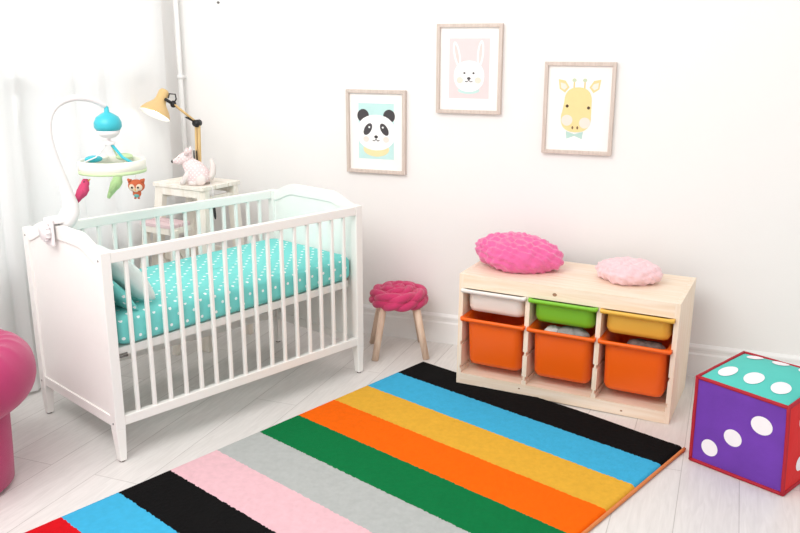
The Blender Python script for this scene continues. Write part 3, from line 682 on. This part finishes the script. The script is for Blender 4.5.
# ------------------------------------------------------------------ soft dice
S_ = .35
die = thing('soft_dice', 'large soft dice cube with purple, teal and red faces and white spots on the floor', 'toy cube', (1.038, -.376, .0), -.47)
hs = S_
def puff(u, v): return max(0, (1-(2*u-1)**2))*max(0, (1-(2*v-1)**2))
TL = [0, 0, 0]
def side(f, m_, name, spots, depth, r=.035, label=None, sag=None, par=die):
    """cushioned face: f(u, v, d) -> point, d outwards"""
    b = B(); n = 26; b.use(m_); vs = []
    for i in range(n+1):
        row = []
        for j in range(n+1):
            u, v = i/n, j/n; d = depth*puff(u, v)**.6+noise.noise(Vector((u*3, v*3, len(name)*1.3)))*.004*puff(u, v)**.3; row.append(b.bm.verts.new(f(u, v, d)))
        vs.append(row)
    for i in range(n):
        for j in range(n): b._f([vs[i][j], vs[i+1][j], vs[i+1][j+1], vs[i][j+1]], True)
    o = obj(name, b, None, par)
    if label: o['label'] = label
    for (cu, cv, ru, rv) in spots:
        b = B(); b.use(DOTW); N = 28; c = None; prev = None; rings = []
        def pt(u, v):
            d = depth*puff(u, v)**.6+noise.noise(Vector((u*3, v*3, len(name)*1.3)))*.004*puff(u, v)**.3+.0022; return f(u, v, d)
        ctr = b.bm.verts.new(pt(cu, cv)); last = None
        for q in (.4, .75, 1):
            cur = [b.bm.verts.new(pt(cu+ru*q*math.cos(2*math.pi*k/N), cv+rv*q*math.sin(2*math.pi*k/N))) for k in range(N)]
            for k in range(N):
                if last is None: b._f([ctr, cur[k], cur[(k+1) % N]], True)
                else: b._f([last[k], cur[k], cur[(k+1) % N], last[(k+1) % N]], True)
            last = cur
        obj('spot', b, None, o)
e = .004
side(lambda u, v, d: Vector((e+u*(hs-2*e), -d*.6, .012+v*(hs-.02))), PURPLE, 'front_face', [(.205, .215, .095, .10), (.46, .44, .10, .10), (.755, .70, .115, .105)], .012, label='purple face with three white spots')
side(lambda u, v, d: Vector((hs+d*.6, e+u*(hs-2*e), .012+v*(hs-.02))), REDF, 'side_face', [(.30, .75, .09, .09), (.30, .25, .09, .09), (.75, .75, .09, .09), (.75, .25, .09, .09), (.5, .5, .09, .09)], .018, label='red face with white spots')
side(lambda u, v, d: Vector((e+u*(hs-2*e), e+v*(hs-2*e), hs-.008+d)), TEALF, 'top_face', [(.20, .25, .095, .13), (.50, .25, .10, .13), (.80, .25, .095, .13), (.20, .86, .09, .10), (.5, .86, .09, .10), (.80, .86, .09, .10)], .028, label='teal face with six white spots')
side(lambda u, v, d: Vector((-d*.6, e+u*(hs-2*e), .012+v*(hs-.02))), REDF, 'side_face', [], .012)
side(lambda u, v, d: Vector((e+u*(hs-2*e), hs+d*.6, .012+v*(hs-.02))), TEALF, 'back_face', [], .012)
b = B(); b.box(.004, hs-.004, .004, hs-.004, .004, .02); obj('bottom_face', b, REDF, die)
b = B(); z0, z1 = .0075, hs-.008
cr_ = [(0, 0), (hs, 0), (hs, hs), (0, hs)]
def wob(a, b_, k=14, am=.004):
    a, b_ = Vector(a), Vector(b_); out = []
    for i in range(k+1):
        t = i/k; p = a.lerp(b_, t); s = math.sin(math.pi*t); p.x += noise.noise(p*9)*am*s; p.y += noise.noise(p*9+Vector((5, 0, 0)))*am*s; out.append(p)
    return out
for i in range(4):
    j = (i+1) % 4
    b.tube(wob((*cr_[i], z0), (*cr_[j], z0)), .0072, 10); b.tube(wob((*cr_[i], z1), (*cr_[j], z1)), .0072, 10); b.tube(wob((*cr_[i], z0), (*cr_[i], z1)), .0072, 10)
for i in range(4):
    for z in (z0, z1): b.ell((*cr_[i], z), .0076, .0074, .0074, n=12, m=8)
q = obj('piping', b, PIPING, die); q['label'] = 'dark red piped edges'
for o_ in [o for o in COL.objects if o.type == 'MESH' and (o.parent == die or (o.parent and o.parent.parent == die))]:   # the stuffed cube slumps a little
    for v in o_.data.vertices:
        X, Y, Z = (c/hs for c in v.co); v.co.x -= .003*Z*(1-X)+.016*Z*X; v.co.z -= .006*Z+.010*X*(1-Y)*Z-.006*Y*Z

# ------------------------------------------------------------------ small round armchair at the left
ch = thing('round_armchair', 'magenta fabric tub armchair with thick rolled arms at the left edge', 'armchair', (-1.375, -1.55, 0), R_(40))
n = 64
b = B(); b.lathe([(.01, .004), (.19, .004), (.208, .02), (.213, .12), (.219, .30), (.222, .38), (.18, .39), (.01, .39)], n)
obj('base', b, CHAIRF, ch)
def roll():
    b = B(); rings = []; N = 150
    for k in range(N+1):
        a_ = R_(-145+290*k/N); rr_ = .222; zc = .388+.03*(.5+.5*math.cos(a_)); r0 = .098; edge = min(k, N-k)/16; sc = math.sqrt(max(.01, 1-(1-min(1, edge))**2))
        ring = []
        for j in range(32):
            t = 2*math.pi*j/32
            w1 = max(0, math.sin(t)*.6-math.cos(t)*.5+.15)          # gathered pleats on the upper inner side
            ro = r0*sc*(1-.10*w1*abs(math.sin(k*.42+.5*math.sin(k*.13)))**.5*1.0)+.003*noise.noise(Vector((a_*3, t, 2)))
            ring.append(Vector(((rr_+ro*math.cos(t))*math.cos(a_), (rr_+ro*math.cos(t))*math.sin(a_), zc+ro*1.2*math.sin(t))))
        rings.append(ring)
    b.rings(rings); return b
obj('rolled_arms', roll(), CHAIRF, ch)
b = B(); b.lathe([(.01, .37), (.11, .37), (.14, .39), (.135, .42), (.09, .435), (.01, .44)], 40); obj('seat', b, CHAIRF, ch)
